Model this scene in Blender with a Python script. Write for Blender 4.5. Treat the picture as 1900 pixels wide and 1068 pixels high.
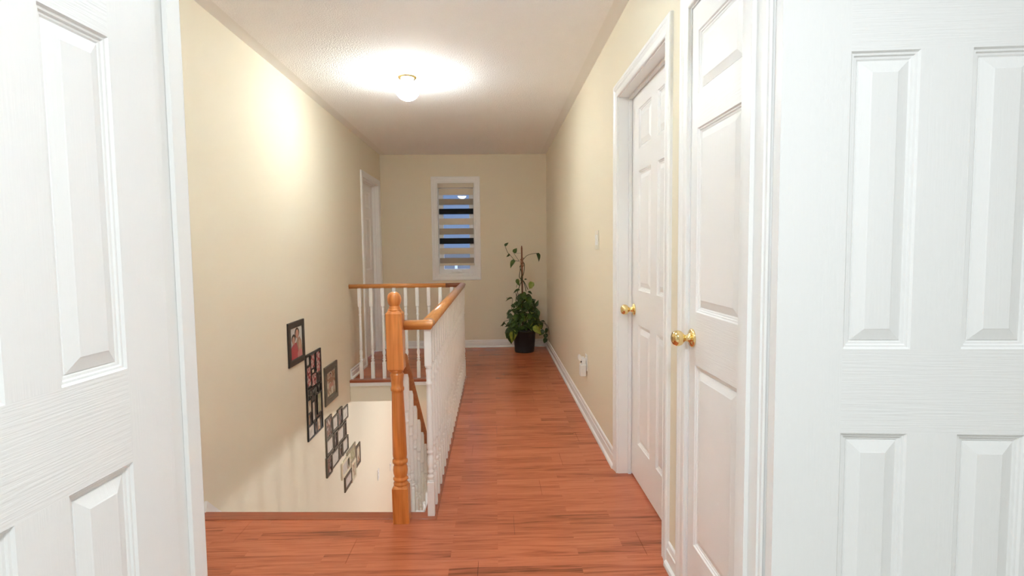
import bpy, bmesh, math, random
from mathutils import Vector, Matrix, Euler
random.seed(7)
for o in list(bpy.data.objects): bpy.data.objects.remove(o, do_unlink=True)
sc = bpy.context.scene
C = sc.collection
PI = math.pi
R = math.radians

# ------------------------------------------------------------------ camera, world, lights, exposure
F_PX, PITCH, YAW, ROLL, CAM_H = 1035.0, -0.06806, 0.03146, -0.01129, 1.24
cy, sy, cp, sp = math.cos(YAW), math.sin(YAW), math.cos(PITCH), math.sin(PITCH)
fwd = Vector((sy*cp, cy*cp, sp)); rt = Vector((cy, -sy, 0)); up = rt.cross(fwd)
cr, sr = math.cos(ROLL), math.sin(ROLL)
r2 = cr*rt + sr*up; u2 = -sr*rt + cr*up
cam_d = bpy.data.cameras.new('camera'); cam = bpy.data.objects.new('camera', cam_d); C.objects.link(cam)
m = Matrix((r2, u2, -fwd)).transposed().to_4x4(); m.translation = Vector((0, 0, CAM_H)); cam.matrix_world = m
cam_d.sensor_width = 36.0; cam_d.lens = 36.0*F_PX/1900.0; cam_d.clip_start = 0.02; cam_d.clip_end = 200
sc.camera = cam

sc.view_settings.view_transform = 'Standard'
try: sc.view_settings.look = 'None'
except Exception: pass
sc.view_settings.gamma = 1.0
sc.view_settings.use_curve_mapping = False
sc.view_settings.exposure = 2.25
sc.cycles.max_bounces = 20; sc.cycles.diffuse_bounces = 16; sc.cycles.glossy_bounces = 6; sc.cycles.sample_clamp_indirect = 40.0

w = bpy.data.worlds.new('dusk_sky'); sc.world = w; w.use_nodes = True
nt = w.node_tree; bg = nt.nodes['Background']
tc = nt.nodes.new('ShaderNodeTexCoord'); sep = nt.nodes.new('ShaderNodeSeparateXYZ'); rp = nt.nodes.new('ShaderNodeValToRGB')
nt.links.new(tc.outputs['Generated'], sep.inputs[0]); nt.links.new(sep.outputs['Z'], rp.inputs[0]); nt.links.new(rp.outputs[0], bg.inputs[0])
rp.color_ramp.elements[0].position = 0.0; rp.color_ramp.elements[0].color = (0.46, 0.56, 0.76, 1)
rp.color_ramp.elements[1].position = 0.6; rp.color_ramp.elements[1].color = (0.22, 0.38, 0.74, 1)
bg.inputs[1].default_value = 0.72

def lamp(name, kind, loc, power, col, size=0.1, rot=None):
    d = bpy.data.lights.new(name, kind); d.energy = power; d.color = col
    if kind == 'AREA': d.shape = 'DISK'; d.size = size
    else: d.shadow_soft_size = size
    o = bpy.data.objects.new(name, d); C.objects.link(o); o.location = loc
    if rot: o.rotation_euler = rot
    return o
BEDROOM_W, HALL_E, HALL_TOP, DOWN_W, UNDER_W = 7.6, 24.5, 70.0, 30.0, 3.4
lamp('bounced_flash_light', 'AREA', (0.10, 0.0, 2.405), BEDROOM_W, (0.90, 0.97, 1.0), 0.36)  # stands in for flash bounced off the bedroom ceiling
lamp('under_landing_lamp_light', 'POINT', (0.45, 3.25, -0.345), UNDER_W, (0.92, 0.98, 1.0), 0.055)
lamp('downstairs_lamp_light', 'POINT', (0.75, 6.7, -0.36), DOWN_W, (0.92, 0.98, 1.0), 0.07)

# ------------------------------------------------------------------ helpers
def wloc(p):
    v = Vector((0, 0, 0))
    while p is not None: v += Vector(p.location); p = p.parent
    return v
def tag(o, label=None, cat=None, group=None, kind=None):
    if label: o['label'] = label
    if cat: o['category'] = cat
    if group: o['group'] = group
    if kind: o['kind'] = kind
    return o
def empty(name, loc, label, cat, rz=0.0, group=None, kind=None):
    o = bpy.data.objects.new(name, None); C.objects.link(o); o.location = loc; o.rotation_euler = (0, 0, rz)
    o.empty_display_size = 0.05
    return tag(o, label, cat, group, kind)
class MB:
    def __init__(s): s.v = []; s.f = []; s.m = []; s.sm = []
    def face(s, pts, mi=0, smooth=False):
        n = len(s.v); s.v += [tuple(p) for p in pts]; s.f.append(list(range(n, n+len(pts)))); s.m.append(mi); s.sm.append(smooth)
    def box(s, x0, x1, y0, y1, z0, z1, mi=0):
        if x0 > x1: x0, x1 = x1, x0
        if y0 > y1: y0, y1 = y1, y0
        if z0 > z1: z0, z1 = z1, z0
        n = len(s.v)
        s.v += [(x0,y0,z0),(x1,y0,z0),(x1,y1,z0),(x0,y1,z0),(x0,y0,z1),(x1,y0,z1),(x1,y1,z1),(x0,y1,z1)]
        for f in ((0,3,2,1),(4,5,6,7),(0,1,5,4),(1,2,6,5),(2,3,7,6),(3,0,4,7)):
            s.f.append([n+i for i in f]); s.m.append(mi); s.sm.append(False)
    def grid(s, rows, mi=0, closed=False, smooth=True, cap=False):
        n = len(s.v); k = len(rows[0])
        for r in rows: s.v += [tuple(p) for p in r]
        for i in range(len(rows)-1):
            for j in range(k if closed else k-1):
                a = n+i*k+j; b = n+i*k+(j+1) % k; c = n+(i+1)*k+(j+1) % k; d = n+(i+1)*k+j
                s.f.append([a, b, c, d]); s.m.append(mi); s.sm.append(smooth)
        if cap and closed:
            s.f.append([n+j for j in range(k)][::-1]); s.m.append(mi); s.sm.append(False)
            s.f.append([n+(len(rows)-1)*k+j for j in range(k)]); s.m.append(mi); s.sm.append(False)
    def lathe(s, prof, cx=0, cy=0, z0=0, seg=20, mi=0, axis='z', smooth=True):
        rows = []
        for r, z in prof:
            row = []
            for j in range(seg):
                a = 2*PI*j/seg
                if axis == 'z': row.append((cx+r*math.cos(a), cy+r*math.sin(a), z0+z))
                elif axis == '-y': row.append((cx+r*math.cos(a), -z, cy+r*math.sin(a)))
            rows.append(row)
        s.grid(rows, mi, True, smooth, True)
    def tube(s, pts, rad, seg=6, mi=0):
        pts = [Vector(p) for p in pts]; rows = []
        for i, p in enumerate(pts):
            t = (pts[min(i+1, len(pts)-1)]-pts[max(i-1, 0)]).normalized()
            a = t.cross(Vector((0.31, 0.9, 0.2))).normalized(); b = t.cross(a)
            r = rad[i] if isinstance(rad, (list, tuple)) else rad
            rows.append([p+a*r*math.cos(2*PI*j/seg)+b*r*math.sin(2*PI*j/seg) for j in range(seg)])
        s.grid(rows, mi, True, True, True)
    def prism(s, prof, path, mi=0, smooth=False):
        # prof: list of 3D-offset functions handled by caller; rows already built
        s.grid(path, mi, True, smooth, True)
    def mesh(s, name, mats, bevel=0.0, off=Vector((0,0,0)), fix=True):
        me = bpy.data.meshes.new(name)
        me.from_pydata([tuple(Vector(v)-off) for v in s.v], [], s.f)
        for mt in mats: me.materials.append(mt)
        for p, mi, sm in zip(me.polygons, s.m, s.sm): p.material_index = mi; p.use_smooth = sm
        bm = bmesh.new(); bm.from_mesh(me)
        if fix:
            bmesh.ops.remove_doubles(bm, verts=bm.verts, dist=1e-5)
            bmesh.ops.recalc_face_normals(bm, faces=bm.faces)
        if bevel > 0:
            es = [e for e in bm.edges if len(e.link_faces) == 2 and e.calc_face_angle(0) > 0.6]
            bmesh.ops.bevel(bm, geom=es, offset=bevel, segments=2, profile=0.6, affect='EDGES', clamp_overlap=True)
        bm.to_mesh(me); bm.free()
        return me
    def build(s, name, mats, parent=None, bevel=0.0, local=False, loc=None, fix=True):
        if not isinstance(mats, (list, tuple)): mats = [mats]
        if loc is not None: off = Vector(loc)
        else: off = Vector((0,0,0)) if (local or parent is None) else wloc(parent)
        o = bpy.data.objects.new(name, s.mesh(name, mats, bevel, off, fix)); C.objects.link(o)
        if parent is not None:
            o.parent = parent
            if loc is not None: o.location = Vector(loc)-(Vector((0,0,0)) if local else wloc(parent))
        elif loc is not None: o.location = loc
        return o
def link(name, me, parent, loc=(0,0,0), rot=None):
    o = bpy.data.objects.new(name, me); C.objects.link(o); o.parent = parent; o.location = loc
    if rot is not None: o.rotation_euler = rot
    return o

# ------------------------------------------------------------------ materials
def mat(name, col, rough=0.5, metal=0.0, spec=0.5, coat=0.0, emit=None, es=0.0, trans=0.0, ior=1.45):
    m = bpy.data.materials.new(name); m.use_nodes = True; b = m.node_tree.nodes['Principled BSDF']
    b.inputs['Base Color'].default_value = (*col, 1); b.inputs['Roughness'].default_value = rough
    b.inputs['Metallic'].default_value = metal; b.inputs['Specular IOR Level'].default_value = spec
    b.inputs['Coat Weight'].default_value = coat; b.inputs['Coat Roughness'].default_value = 0.12
    b.inputs['Transmission Weight'].default_value = trans; b.inputs['IOR'].default_value = ior
    if emit: b.inputs['Emission Color'].default_value = (*emit, 1); b.inputs['Emission Strength'].default_value = es
    return m
def nodes(m): return m.node_tree.nodes, m.node_tree.links, m.node_tree.nodes['Principled BSDF']
def pos_map(m, scale, obj=False):
    N, L, b = nodes(m); mp = N.new('ShaderNodeMapping'); mp.inputs['Scale'].default_value = scale
    if obj:
        t = N.new('ShaderNodeTexCoord'); L.new(t.outputs['Object'], mp.inputs[0])
    else:
        g = N.new('ShaderNodeNewGeometry'); L.new(g.outputs['Position'], mp.inputs[0])
    return mp
def add_bump(m, scale, strength, dist=0.01, detail=3.0, obj=False, rough=0.5):
    N, L, b = nodes(m); mp = pos_map(m, scale, obj)
    n = N.new('ShaderNodeTexNoise'); n.inputs['Scale'].default_value = 1.0; n.inputs['Detail'].default_value = detail
    n.inputs['Roughness'].default_value = rough
    L.new(mp.outputs[0], n.inputs['Vector'])
    bp = N.new('ShaderNodeBump'); bp.inputs['Strength'].default_value = strength; bp.inputs['Distance'].default_value = dist
    L.new(n.outputs[0], bp.inputs['Height']); L.new(bp.outputs[0], b.inputs['Normal'])
    return n
def vary(m, c1, c2, scale, obj=False, lo=0.35, hi=0.65, detail=4.0, distort=0.0):
    N, L, b = nodes(m); mp = pos_map(m, scale, obj)
    n = N.new('ShaderNodeTexNoise'); n.inputs['Scale'].default_value = 1.0; n.inputs['Detail'].default_value = detail
    n.inputs['Distortion'].default_value = distort
    L.new(mp.outputs[0], n.inputs['Vector']); r = N.new('ShaderNodeValToRGB')
    r.color_ramp.elements[0].position = lo; r.color_ramp.elements[0].color = (*c1, 1)
    r.color_ramp.elements[1].position = hi; r.color_ramp.elements[1].color = (*c2, 1)
    L.new(n.outputs[0], r.inputs[0]); L.new(r.outputs[0], b.inputs['Base Color'])
    return n

M = {}
M['wall'] = mat('beige_wall_paint', (0.775, 0.71, 0.568), 0.75, spec=0.3); add_bump(M['wall'], (240,)*3, 0.06, 0.004)
M['wall_white'] = mat('bedroom_wall_paint', (0.86, 0.86, 0.85), 0.75, spec=0.3)
M['ceil'] = mat('ceiling_paint', (0.88, 0.88, 0.87), 0.85, spec=0.2)
M['stipple'] = mat('stippled_ceiling_paint', (0.93, 0.93, 0.93), 0.9, spec=0.2)
nn = add_bump(M['stipple'], (110,)*3, 0.7, 0.010, 3.0, rough=0.6)
M['white'] = mat('white_trim_paint', (0.84, 0.84, 0.83), 0.38); add_bump(M['white'], (60,)*3, 0.03, 0.003)
M['white_bal'] = mat('white_baluster_paint', (0.84, 0.835, 0.82), 0.35)
M['doorv'] = mat('white_door_grain_upright', (0.85, 0.85, 0.845), 0.42); add_bump(M['doorv'], (260, 60, 9), 0.13, 0.004, 4.0, obj=True)
M['doorh'] = mat('white_door_grain_level', (0.85, 0.85, 0.845), 0.42); add_bump(M['doorh'], (9, 60, 260), 0.24, 0.004, 4.0, obj=True)
M['brass'] = mat('polished_brass', (0.90, 0.70, 0.34), 0.12, metal=1.0)
M['black'] = mat('black_frame', (0.022, 0.019, 0.016), 0.4)
M['espresso'] = mat('dark_espresso_frame', (0.042, 0.034, 0.026), 0.42)
M['bronze'] = mat('pewter_brown_frame', (0.11, 0.094, 0.068), 0.38)
M['letter'] = mat('pewter_letters', (0.14, 0.13, 0.11), 0.4)
M['taupe'] = mat('taupe_frame', (0.30, 0.25, 0.17), 0.5)
M['cream'] = mat('cream_frame', (0.66, 0.58, 0.42), 0.5)
M['walnut'] = mat('brown_frame', (0.12, 0.09, 0.06), 0.5)
M['plastic'] = mat('white_plastic', (0.82, 0.81, 0.78), 0.35)
M['ivory'] = mat('ivory_plastic', (0.74, 0.70, 0.58), 0.4)
M['darkgap'] = mat('dark_gap', (0.02, 0.018, 0.016), 0.8)
M['blind_w'] = mat('blind_ivory_fabric', (0.66, 0.61, 0.51), 0.85, spec=0.2)
M['blind_g'] = mat('blind_grey_fabric', (0.36, 0.32, 0.26), 0.9, spec=0.2)
M['blind_k'] = mat('blind_charcoal_fabric', (0.016, 0.019, 0.022), 0.9, spec=0.2)
M['glass'] = mat('window_glass', (1, 1, 1), 0.0, trans=1.0, ior=1.45)
M['pot'] = mat('dark_plastic_pot', (0.023, 0.021, 0.021), 0.5); add_bump(M['pot'], (40, 40, 300), 0.15, 0.004)
M['soil'] = mat('potting_soil', (0.03, 0.02, 0.013), 0.95); add_bump(M['soil'], (90,)*3, 1.0, 0.02)
M['stake'] = mat('brown_moss_stake', (0.23, 0.10, 0.05), 0.8)
M['vine'] = mat('vine_stem', (0.045, 0.06, 0.02), 0.6)
M['leaf'] = mat('leaf_green', (0.04, 0.10, 0.022), 0.4, spec=0.5)
M['leaf_d'] = mat('leaf_dark_green', (0.022, 0.055, 0.016), 0.42)
M['leaf_y'] = mat('leaf_yellow_green', (0.26, 0.32, 0.05), 0.42)
for k, a, b_ in (('leaf', (0.045, 0.095, 0.014), (0.085, 0.145, 0.024)), ('leaf_d', (0.026, 0.055, 0.010), (0.048, 0.085, 0.016)), ('leaf_y', (0.20, 0.30, 0.04), (0.36, 0.40, 0.08))):
    vary(M[k], a, b_, (30,)*3)
M['twig'] = mat('tie_twine', (0.35, 0.16, 0.08), 0.8)
M['globe'] = mat('lit_glass_globe', (0.9, 0.88, 0.84), 0.3, emit=(0.89, 0.975, 1.0), es=HALL_E)
M['fill_globe'] = mat('added_fill_globe', (0.9, 0.9, 0.9), 0.3, emit=(0.74, 0.90, 1.0), es=16.0)  # glow of the added fill light in the near hall
M['fill_globe_top'] = mat('added_fill_shoulder', (0.9, 0.9, 0.9), 0.3, emit=(0.74, 0.90, 1.0), es=45.0)  # brighter upper glass of the same added fill light
M['globe_top'] = mat('lit_glass_shoulder', (0.9, 0.88, 0.84), 0.3, emit=(0.89, 0.975, 1.0), es=HALL_TOP)
M['carpet'] = mat('pale_grey_carpet', (0.62, 0.60, 0.57), 0.95)
M['siding'] = mat('grey_house_siding', (0.20, 0.20, 0.21), 0.8)
M['roof'] = mat('grey_shingles', (0.16, 0.165, 0.17), 0.9)
M['ground'] = mat('lawn_ground', (0.05, 0.07, 0.04), 0.95)

def oak(name, c1, c2, axis_scale, rough=0.28, coat=0.3):
    m = mat(name, c1, rough, coat=coat); vary(m, c1, c2, axis_scale, lo=0.32, hi=0.68, detail=5, distort=0.6); return m
M['oak_z'] = oak('honey_oak_upright', (0.50, 0.145, 0.025), (0.78, 0.285, 0.068), (46, 46, 3.0))
M['oak_y'] = oak('honey_oak_along', (0.50, 0.20, 0.055), (0.66, 0.29, 0.09), (60, 4, 60))
M['oak_x'] = oak('honey_oak_across', (0.52, 0.20, 0.05), (0.68, 0.29, 0.085), (4, 60, 60))
M['oak_dark'] = oak('dark_oak_splice', (0.17, 0.045, 0.018), (0.25, 0.075, 0.03), (4, 60, 60))
M['oak_stair'] = oak('oak_stair_rail', (0.33, 0.115, 0.04), (0.43, 0.16, 0.055), (60, 4, 60))
M['nosing'] = oak('cherry_nosing', (0.29, 0.072, 0.028), (0.38, 0.10, 0.04), (3.5, 60, 60), 0.3)

def laminate():
    m = mat('cherry_laminate', (0.35, 0.1, 0.05), 0.27, spec=0.5); N, L, b = nodes(m)
    g = N.new('ShaderNodeNewGeometry')
    br = N.new('ShaderNodeTexBrick'); br.offset = 0.37; br.offset_frequency = 2; br.squash = 1.0
    br.inputs['Scale'].default_value = 1.0; br.inputs['Brick Width'].default_value = 0.52; br.inputs['Row Height'].default_value = 0.064
    br.inputs['Mortar Size'].default_value = 0.0; br.inputs['Bias'].default_value = 0.0
    br.inputs['Color1'].default_value = (0.0, 0.0, 0.0, 1); br.inputs['Color2'].default_value = (1, 1, 1, 1)
    L.new(g.outputs['Position'], br.inputs['Vector'])
    # grain running across the hall
    add = N.new('ShaderNodeVectorMath'); add.operation = 'ADD'
    mul = N.new('ShaderNodeVectorMath'); mul.operation = 'MULTIPLY'; mul.inputs[1].default_value = (3.1, 1.7, 5.0)
    L.new(br.outputs['Color'], mul.inputs[0]); L.new(g.outputs['Position'], add.inputs[0]); L.new(mul.outputs[0], add.inputs[1])
    mp = N.new('ShaderNodeMapping'); mp.inputs['Scale'].default_value = (2.6, 42, 3); L.new(add.outputs[0], mp.inputs[0])
    n1 = N.new('ShaderNodeTexNoise'); n1.inputs['Scale'].default_value = 1.0; n1.inputs['Detail'].default_value = 6; n1.inputs['Distortion'].default_value = 1.2
    L.new(mp.outputs[0], n1.inputs['Vector'])
    mp2 = N.new('ShaderNodeMapping'); mp2.inputs['Scale'].default_value = (9, 230, 3); L.new(add.outputs[0], mp2.inputs[0])
    n2 = N.new('ShaderNodeTexNoise'); n2.inputs['Scale'].default_value = 1.0; n2.inputs['Detail'].default_value = 3
    L.new(mp2.outputs[0], n2.inputs['Vector'])
    ramp = N.new('ShaderNodeValToRGB'); e = ramp.color_ramp.elements
    e[0].position = 0.30; e[0].color = (0.19, 0.054, 0.023, 1); e[1].position = 0.62; e[1].color = (0.54, 0.160, 0.072, 1)
    x = ramp.color_ramp.elements.new(0.45); x.color = (0.42, 0.115, 0.048, 1)
    def math_(op, a, bv):
        q = N.new('ShaderNodeMath'); q.operation = op; L.new(a, q.inputs[0])
        if isinstance(bv, float): q.inputs[1].default_value = bv
        else: L.new(bv, q.inputs[1])
        return q.outputs[0]
    s = math_('MULTIPLY', n2.outputs[0], 0.30); s2 = math_('MULTIPLY', n1.outputs[0], 0.70); s3 = math_('ADD', s, s2)
    bw = N.new('ShaderNodeRGBToBW'); L.new(br.outputs['Color'], bw.inputs[0])
    t = math_('MULTIPLY', bw.outputs[0], 0.16); t2 = math_('ADD', s3, t); t3 = math_('SUBTRACT', t2, 0.065)
    L.new(t3, ramp.inputs[0]); L.new(ramp.outputs[0], b.inputs['Base Color'])
    bp = N.new('ShaderNodeBump'); bp.inputs['Strength'].default_value = 0.06; bp.inputs['Distance'].default_value = 0.002
    L.new(n2.outputs[0], bp.inputs['Height']); L.new(bp.outputs[0], b.inputs['Normal'])
    return m
M['laminate'] = laminate()

def print_mat(name, cols, scale):
    m = mat(name, cols[0], 0.25, coat=0.2); N, L, b = nodes(m); mp = pos_map(m, scale)
    n = N.new('ShaderNodeTexNoise'); n.inputs['Scale'].default_value = 1.0; n.inputs['Detail'].default_value = 2.0; L.new(mp.outputs[0], n.inputs['Vector'])
    r = N.new('ShaderNodeValToRGB'); els = r.color_ramp.elements
    k = len(cols)
    els[0].position = 0.3; els[0].color = (*cols[0], 1); els[1].position = 0.7; els[1].color = (*cols[-1], 1)
    for i in range(1, k-1): q = els.new(0.3+0.4*i/(k-1)); q.color = (*cols[i], 1)
    L.new(n.outputs[0], r.inputs[0]); L.new(r.outputs[0], b.inputs['Base Color']); return m
M['p_white'] = print_mat('pale_photo_print', [(0.50, 0.47, 0.42), (0.66, 0.63, 0.57), (0.58, 0.55, 0.5)], (14, 14, 14))
M['p_red'] = print_mat('red_photo_print', [(0.05, 0.03, 0.03), (0.38, 0.06, 0.07), (0.62, 0.42, 0.38), (0.2, 0.08, 0.08)], (30, 30, 26))
M['p_dark'] = print_mat('dark_photo_print', [(0.5, 0.45, 0.42), (0.05, 0.04, 0.05), (0.20, 0.10, 0.07), (0.55, 0.5, 0.45)], (25, 22, 14))
M['p_pale'] = print_mat('faded_photo_print', [(0.50, 0.42, 0.28), (0.60, 0.54, 0.42), (0.30, 0.16, 0.09), (0.56, 0.52, 0.40)], (16, 14, 10))
M['p_green'] = print_mat('green_photo_print', [(0.45, 0.42, 0.28), (0.30, 0.30, 0.15), (0.58, 0.54, 0.40)], (16, 14, 10))
M['p_bg'] = mat('print_backdrop', (0.60, 0.58, 0.54), 0.25, coat=0.2)
M['p_skin'] = mat('print_skin', (0.50, 0.27, 0.19), 0.25, coat=0.2)
M['p_hair'] = mat('print_hair', (0.06, 0.035, 0.025), 0.25, coat=0.2)
M['p_dress'] = mat('print_red_cloth', (0.42, 0.045, 0.05), 0.25, coat=0.2)
M['p_tan'] = mat('print_tan_cloth', (0.36, 0.22, 0.14), 0.25, coat=0.2)
M['p_pink'] = mat('print_pink_cloth', (0.55, 0.20, 0.18), 0.25, coat=0.2)

# ------------------------------------------------------------------ room dimensions (metres)
XL, XR, YF, H = -1.41, 0.671, 7.10, 2.44
Y0, Y1 = 1.205, 1.318          # partition between bedroom and hall
JL, JR = -0.70, 0.585          # clear opening of the double door
OPX, OY0, OY1 = -0.345, 2.615, 5.376   # stairwell opening
DZ = -2.66                     # downstairs floor

# floor slab + planks
fl = MB()
fl.box(XL, 0.83, Y0, 2.58, -0.2, -0.012); fl.box(OPX, 0.83, 2.58, OY1, -0.2, -0.012); fl.box(XL, 0.83, OY1, YF, -0.2, -0.012)
floor = fl.build('floor', M['darkgap']); tag(floor, 'reddish cherry laminate floor of the upstairs hallway and landing', 'floor', kind='structure')
regions = [(XL, XR, Y0, 2.560), (-0.284, XR, 2.560, 5.451), (XL, XR, 5.451, YF), (-1.51, XL, 6.10, 6.94)]
PW, PL = 0.192, 1.215
def plank(x0, x1, y0, y1):
    g = 0.0005; a = 0.0006; b = MB()
    lo = [(x0+g, y0+g), (x1-g, y0+g), (x1-g, y1-g), (x0+g, y1-g)]
    hi = [(x0+g+a, y0+g+a), (x1-g-a, y0+g+a), (x1-g-a, y1-g-a), (x0+g+a, y1-g-a)]
    b.grid([[(p[0], p[1], -0.012) for p in lo], [(p[0], p[1], -0.0004) for p in lo], [(p[0], p[1], 0.0) for p in hi]], 0, True, False, True)
    b.build('plank', M['laminate'], floor, loc=((x0+x1)/2, (y0+y1)/2, 0), fix=False)
k = 0
y = Y0
while y < YF:
    for (rx0, rx1, ry0, ry1) in regions:
        if 5 <= k <= 9 and rx1 == XR: rx1 = 0.79
        a, b = max(y, ry0), min(y+PW, ry1)
        if b-a < 0.004: continue
        s = -1.6-((k*0.437) % 1.0)*PL
        while s < rx1:
            c, d = max(s, rx0), min(s+PL, rx1)
            if d-c > 0.01: plank(c, d, a, b)
            s += PL
    y += PW; k += 1

# nosing strips round the stairwell
def nosing(n, x0, x1, y0, y1, label):
    b = MB(); b.box(x0, x1, y0, y1, -0.022, 0.003); o = b.build('trim_%d' % n, M['nosing'], None, 0.004)
    tag(o, label, 'trim', kind='structure')
b = MB(); q = [(XL+0.002, 2.567), (OPX+0.064, 2.511), (OPX+0.064, 2.584), (XL+0.002, 2.648)]
b.grid([[(x, y, -0.0225) for x, y in q], [(x, y, 0.003) for x, y in q]], 0, True, False, True)
tag(b.build('trim_1', M['nosing'], None, 0.004), 'dark cherry nosing strip at the top of the stairs', 'trim', kind='structure')
nosing(2, OPX, OPX+0.062, 2.5848, OY1-0.0245, 'dark cherry nosing strip under the long row of balusters')
nosing(3, XL+0.002, OPX+0.062, OY1-0.024, 5.451, 'dark cherry nosing strip at the far side of the stairwell')
b = MB(); b.box(XL+0.002, OPX, OY1-0.016, OY1-0.0005, -0.058, -0.0225); b.box(XL+0.002, OPX, OY1-0.022, OY1-0.0005, -0.034, -0.0225)
tag(b.build('trim_4', M['white'], None, 0.003), 'white moulding under the far landing edge', 'trim', kind='structure')
b = MB(); b.box(XL+0.002, OPX, OY1-0.005, OY1-0.0005, -0.21, -0.058); b.box(OPX-0.006, OPX-0.0005, OY0, OY1-0.005, -0.21, -0.0225)
tag(b.build('trim_5', M['wall'], None), 'beige fascia below the landing edges of the stairwell', 'trim', kind='structure')

# ceilings
b = MB(); b.box(XL-0.12, XR+0.15, Y1, YF+0.15, H, H+0.06)
ceil = b.build('ceiling', M['ceil']); tag(ceil, 'white hallway ceiling with stippled texture and smooth border', 'ceiling', kind='structure')
b = MB(); b.box(XL+0.085, XR-0.075, Y1+0.02, YF-0.03, H-0.004, H-0.0002)
b.build('stipple_texture', M['stipple'], ceil)
b = MB(); b.box(-2.3, 2.6, -2.6, Y0, H, H+0.06)
tag(b.build('ceiling_bedroom', M['ceil']), 'white ceiling of the bedroom behind the double doors', 'ceiling', kind='structure')

# walls with holes
b = MB()   # left wall, two storeys, hole for the far door
LDY0, LDY1 = 6.09, 6.95
b.box(XL-0.12, XL, Y1, LDY0, DZ, H); b.box(XL-0.12, XL, LDY1, YF+0.15, DZ, H); b.box(XL-0.12, XL, LDY0, LDY1, 2.05, H); b.box(XL-0.12, XL, LDY0, LDY1, DZ, -0.013); b.box(XL-0.12, XL, YF+0.15, 10.0, DZ, -0.1)
tag(b.build('wall_left', M['wall']), 'beige left wall running down past the stairs', 'wall', kind='structure')
b = MB()
CDY0, CDY1, RDY0, RDY1 = 1.439, 1.921, 2.146, 3.008
for a, c in ((Y1, CDY0), (CDY1, RDY0), (RDY1, YF)): b.box(XR, XR+0.115, a, c, -0.2, H)
b.box(XR, XR+0.115, CDY0, CDY1, 2.05, H); b.box(XR, XR+0.115, RDY0, RDY1, 2.045, H)
tag(b.build('wall_right', M['wall']), 'beige right wall of the hallway with two white doors', 'wall', kind='structure')
WX0, WX1, WZ0, WZ1 = -0.715, -0.232, 0.93, 2.100
b = MB(); b.box(XL, WX0, YF, YF+0.15, -0.2, H); b.box(WX1, XR+0.115, YF, YF+0.15, -0.2, H); b.box(WX0, WX1, YF, YF+0.15, -0.2, WZ0); b.box(WX0, WX1, YF, YF+0.15, WZ1, H)
tag(b.build('wall_far', M['wall']), 'beige end wall of the hallway around the narrow window', 'wall', kind='structure')
b = MB()   # partition: bedroom side white, hall side beige
for (x0, x1, z0) in ((-2.3, JL-0.018, -0.2), (JR+0.018, 2.6, -0.2), (JL-0.018, JR+0.018, 2.06)):
    b.box(x0, x1, Y0, Y1-0.01, z0, H); b.box(max(x0, XL-0.1), min(x1, XR+0.1), Y1-0.01, Y1, z0, H, 1)
tag(b.build('wall_near', [M['wall_white'], M['wall']]), 'partition wall holding the double bedroom doors', 'wall', kind='structure')
for nm, box, lb in (('wall_bedroom_left', (-2.4, -2.3, -2.6, Y0), 'left wall of the bedroom behind the viewer'), ('wall_bedroom_right', (2.6, 2.7, -2.6, Y0), 'right wall of the bedroom behind the viewer'), ('wall_bedroom_back', (-2.4, 2.7, -2.7, -2.6), 'back wall of the bedroom behind the viewer')):
    b = MB(); b.box(*box, 0, H); tag(b.build(nm, M['wall_white']), lb, 'wall', kind='structure')
b = MB(); b.box(-2.3, 2.6, -2.6, Y0, -0.05, 0.0)
tag(b.build('floor_bedroom', M['carpet']), 'pale carpet of the bedroom behind the viewer', 'floor', kind='structure')
# downstairs shell
b = MB(); b.box(XL-0.12, 3.1, Y1, 10.1, DZ-0.06, DZ)
tag(b.build('floor_downstairs', M['laminate']), 'laminate floor of the hall downstairs', 'floor', kind='structure')
b = MB(); b.box(0.831, 3.1, Y1, YF, -0.2, -0.1); b.box(XL, 3.1, YF, 10.1, -0.2, -0.1)
tag(b.build('ceiling_downstairs', M['ceil']), 'white ceiling of the hall downstairs', 'ceiling', kind='structure')
b = MB(); b.box(XL, 3.1, 10.0, 10.1, DZ, -0.2); b.box(3.0, 3.1, Y1, 10.0, DZ, -0.2); b.box(XL, 3.0, Y1, Y1+0.1, DZ, -0.2)
tag(b.build('wall_downstairs', M['wall']), 'beige walls closing the hall downstairs', 'wall', kind='structure')

# ------------------------------------------------------------------ baseboards
BB = [(0, 0), (0.024, 0), (0.024, 0.008), (0.0215, 0.016), (0.016, 0.021), (0.0125, 0.0225), (0.0125, 0.066), (0.009, 0.070), (0.009, 0.082), (0.0075, 0.092), (0.003, 0.097), (0, 0.097)]
def bb_rows(p0, p1, nrm):
    return [[(p[0]+nrm[0]*d, p[1]+nrm[1]*d, z) for d, z in BB] for p in (p0, p1)]
def baseboard(name, segs, label):
    b = MB()
    for p0, p1, n in segs: b.grid(bb_rows(p0, p1, n), 0, True, False, True)
    tag(b.build(name, M['white']), label, 'baseboard', kind='structure')
baseboard('baseboard_right', [((XR, 3.058), (XR, YF), (-1, 0)), ((XR, 1.975), (XR, 2.090), (-1, 0))], 'white baseboard with quarter round along the right wall')
baseboard('baseboard_far', [((XL, YF), (XR, YF), (0, -1))], 'white baseboard along the end wall below the window')
baseboard('baseboard_left', [((XL, 5.405), (XL, 6.018), (1, 0)), ((XL, Y1), (XL, 2.600), (1, 0))], 'white baseboard on the left wall beside the landings')
# stair skirt board on the left wall
b = MB(); SL = 0.86
prof = [(2.628, -0.02), (2.660, 0.050), (2.72, -0.005), (5.4, -0.005-SL*2.68), (5.4, -0.3-SL*2.68), (2.628, -0.25)]
b.grid([[(XL, p[0], p[1]) for p in prof], [(XL+0.013, p[0], p[1]) for p in prof]], 0, True, False, True)
tag(b.build('trim_6', M['white'], None), 'white skirt board following the stairs down the left wall', 'trim', kind='structure')

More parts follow.
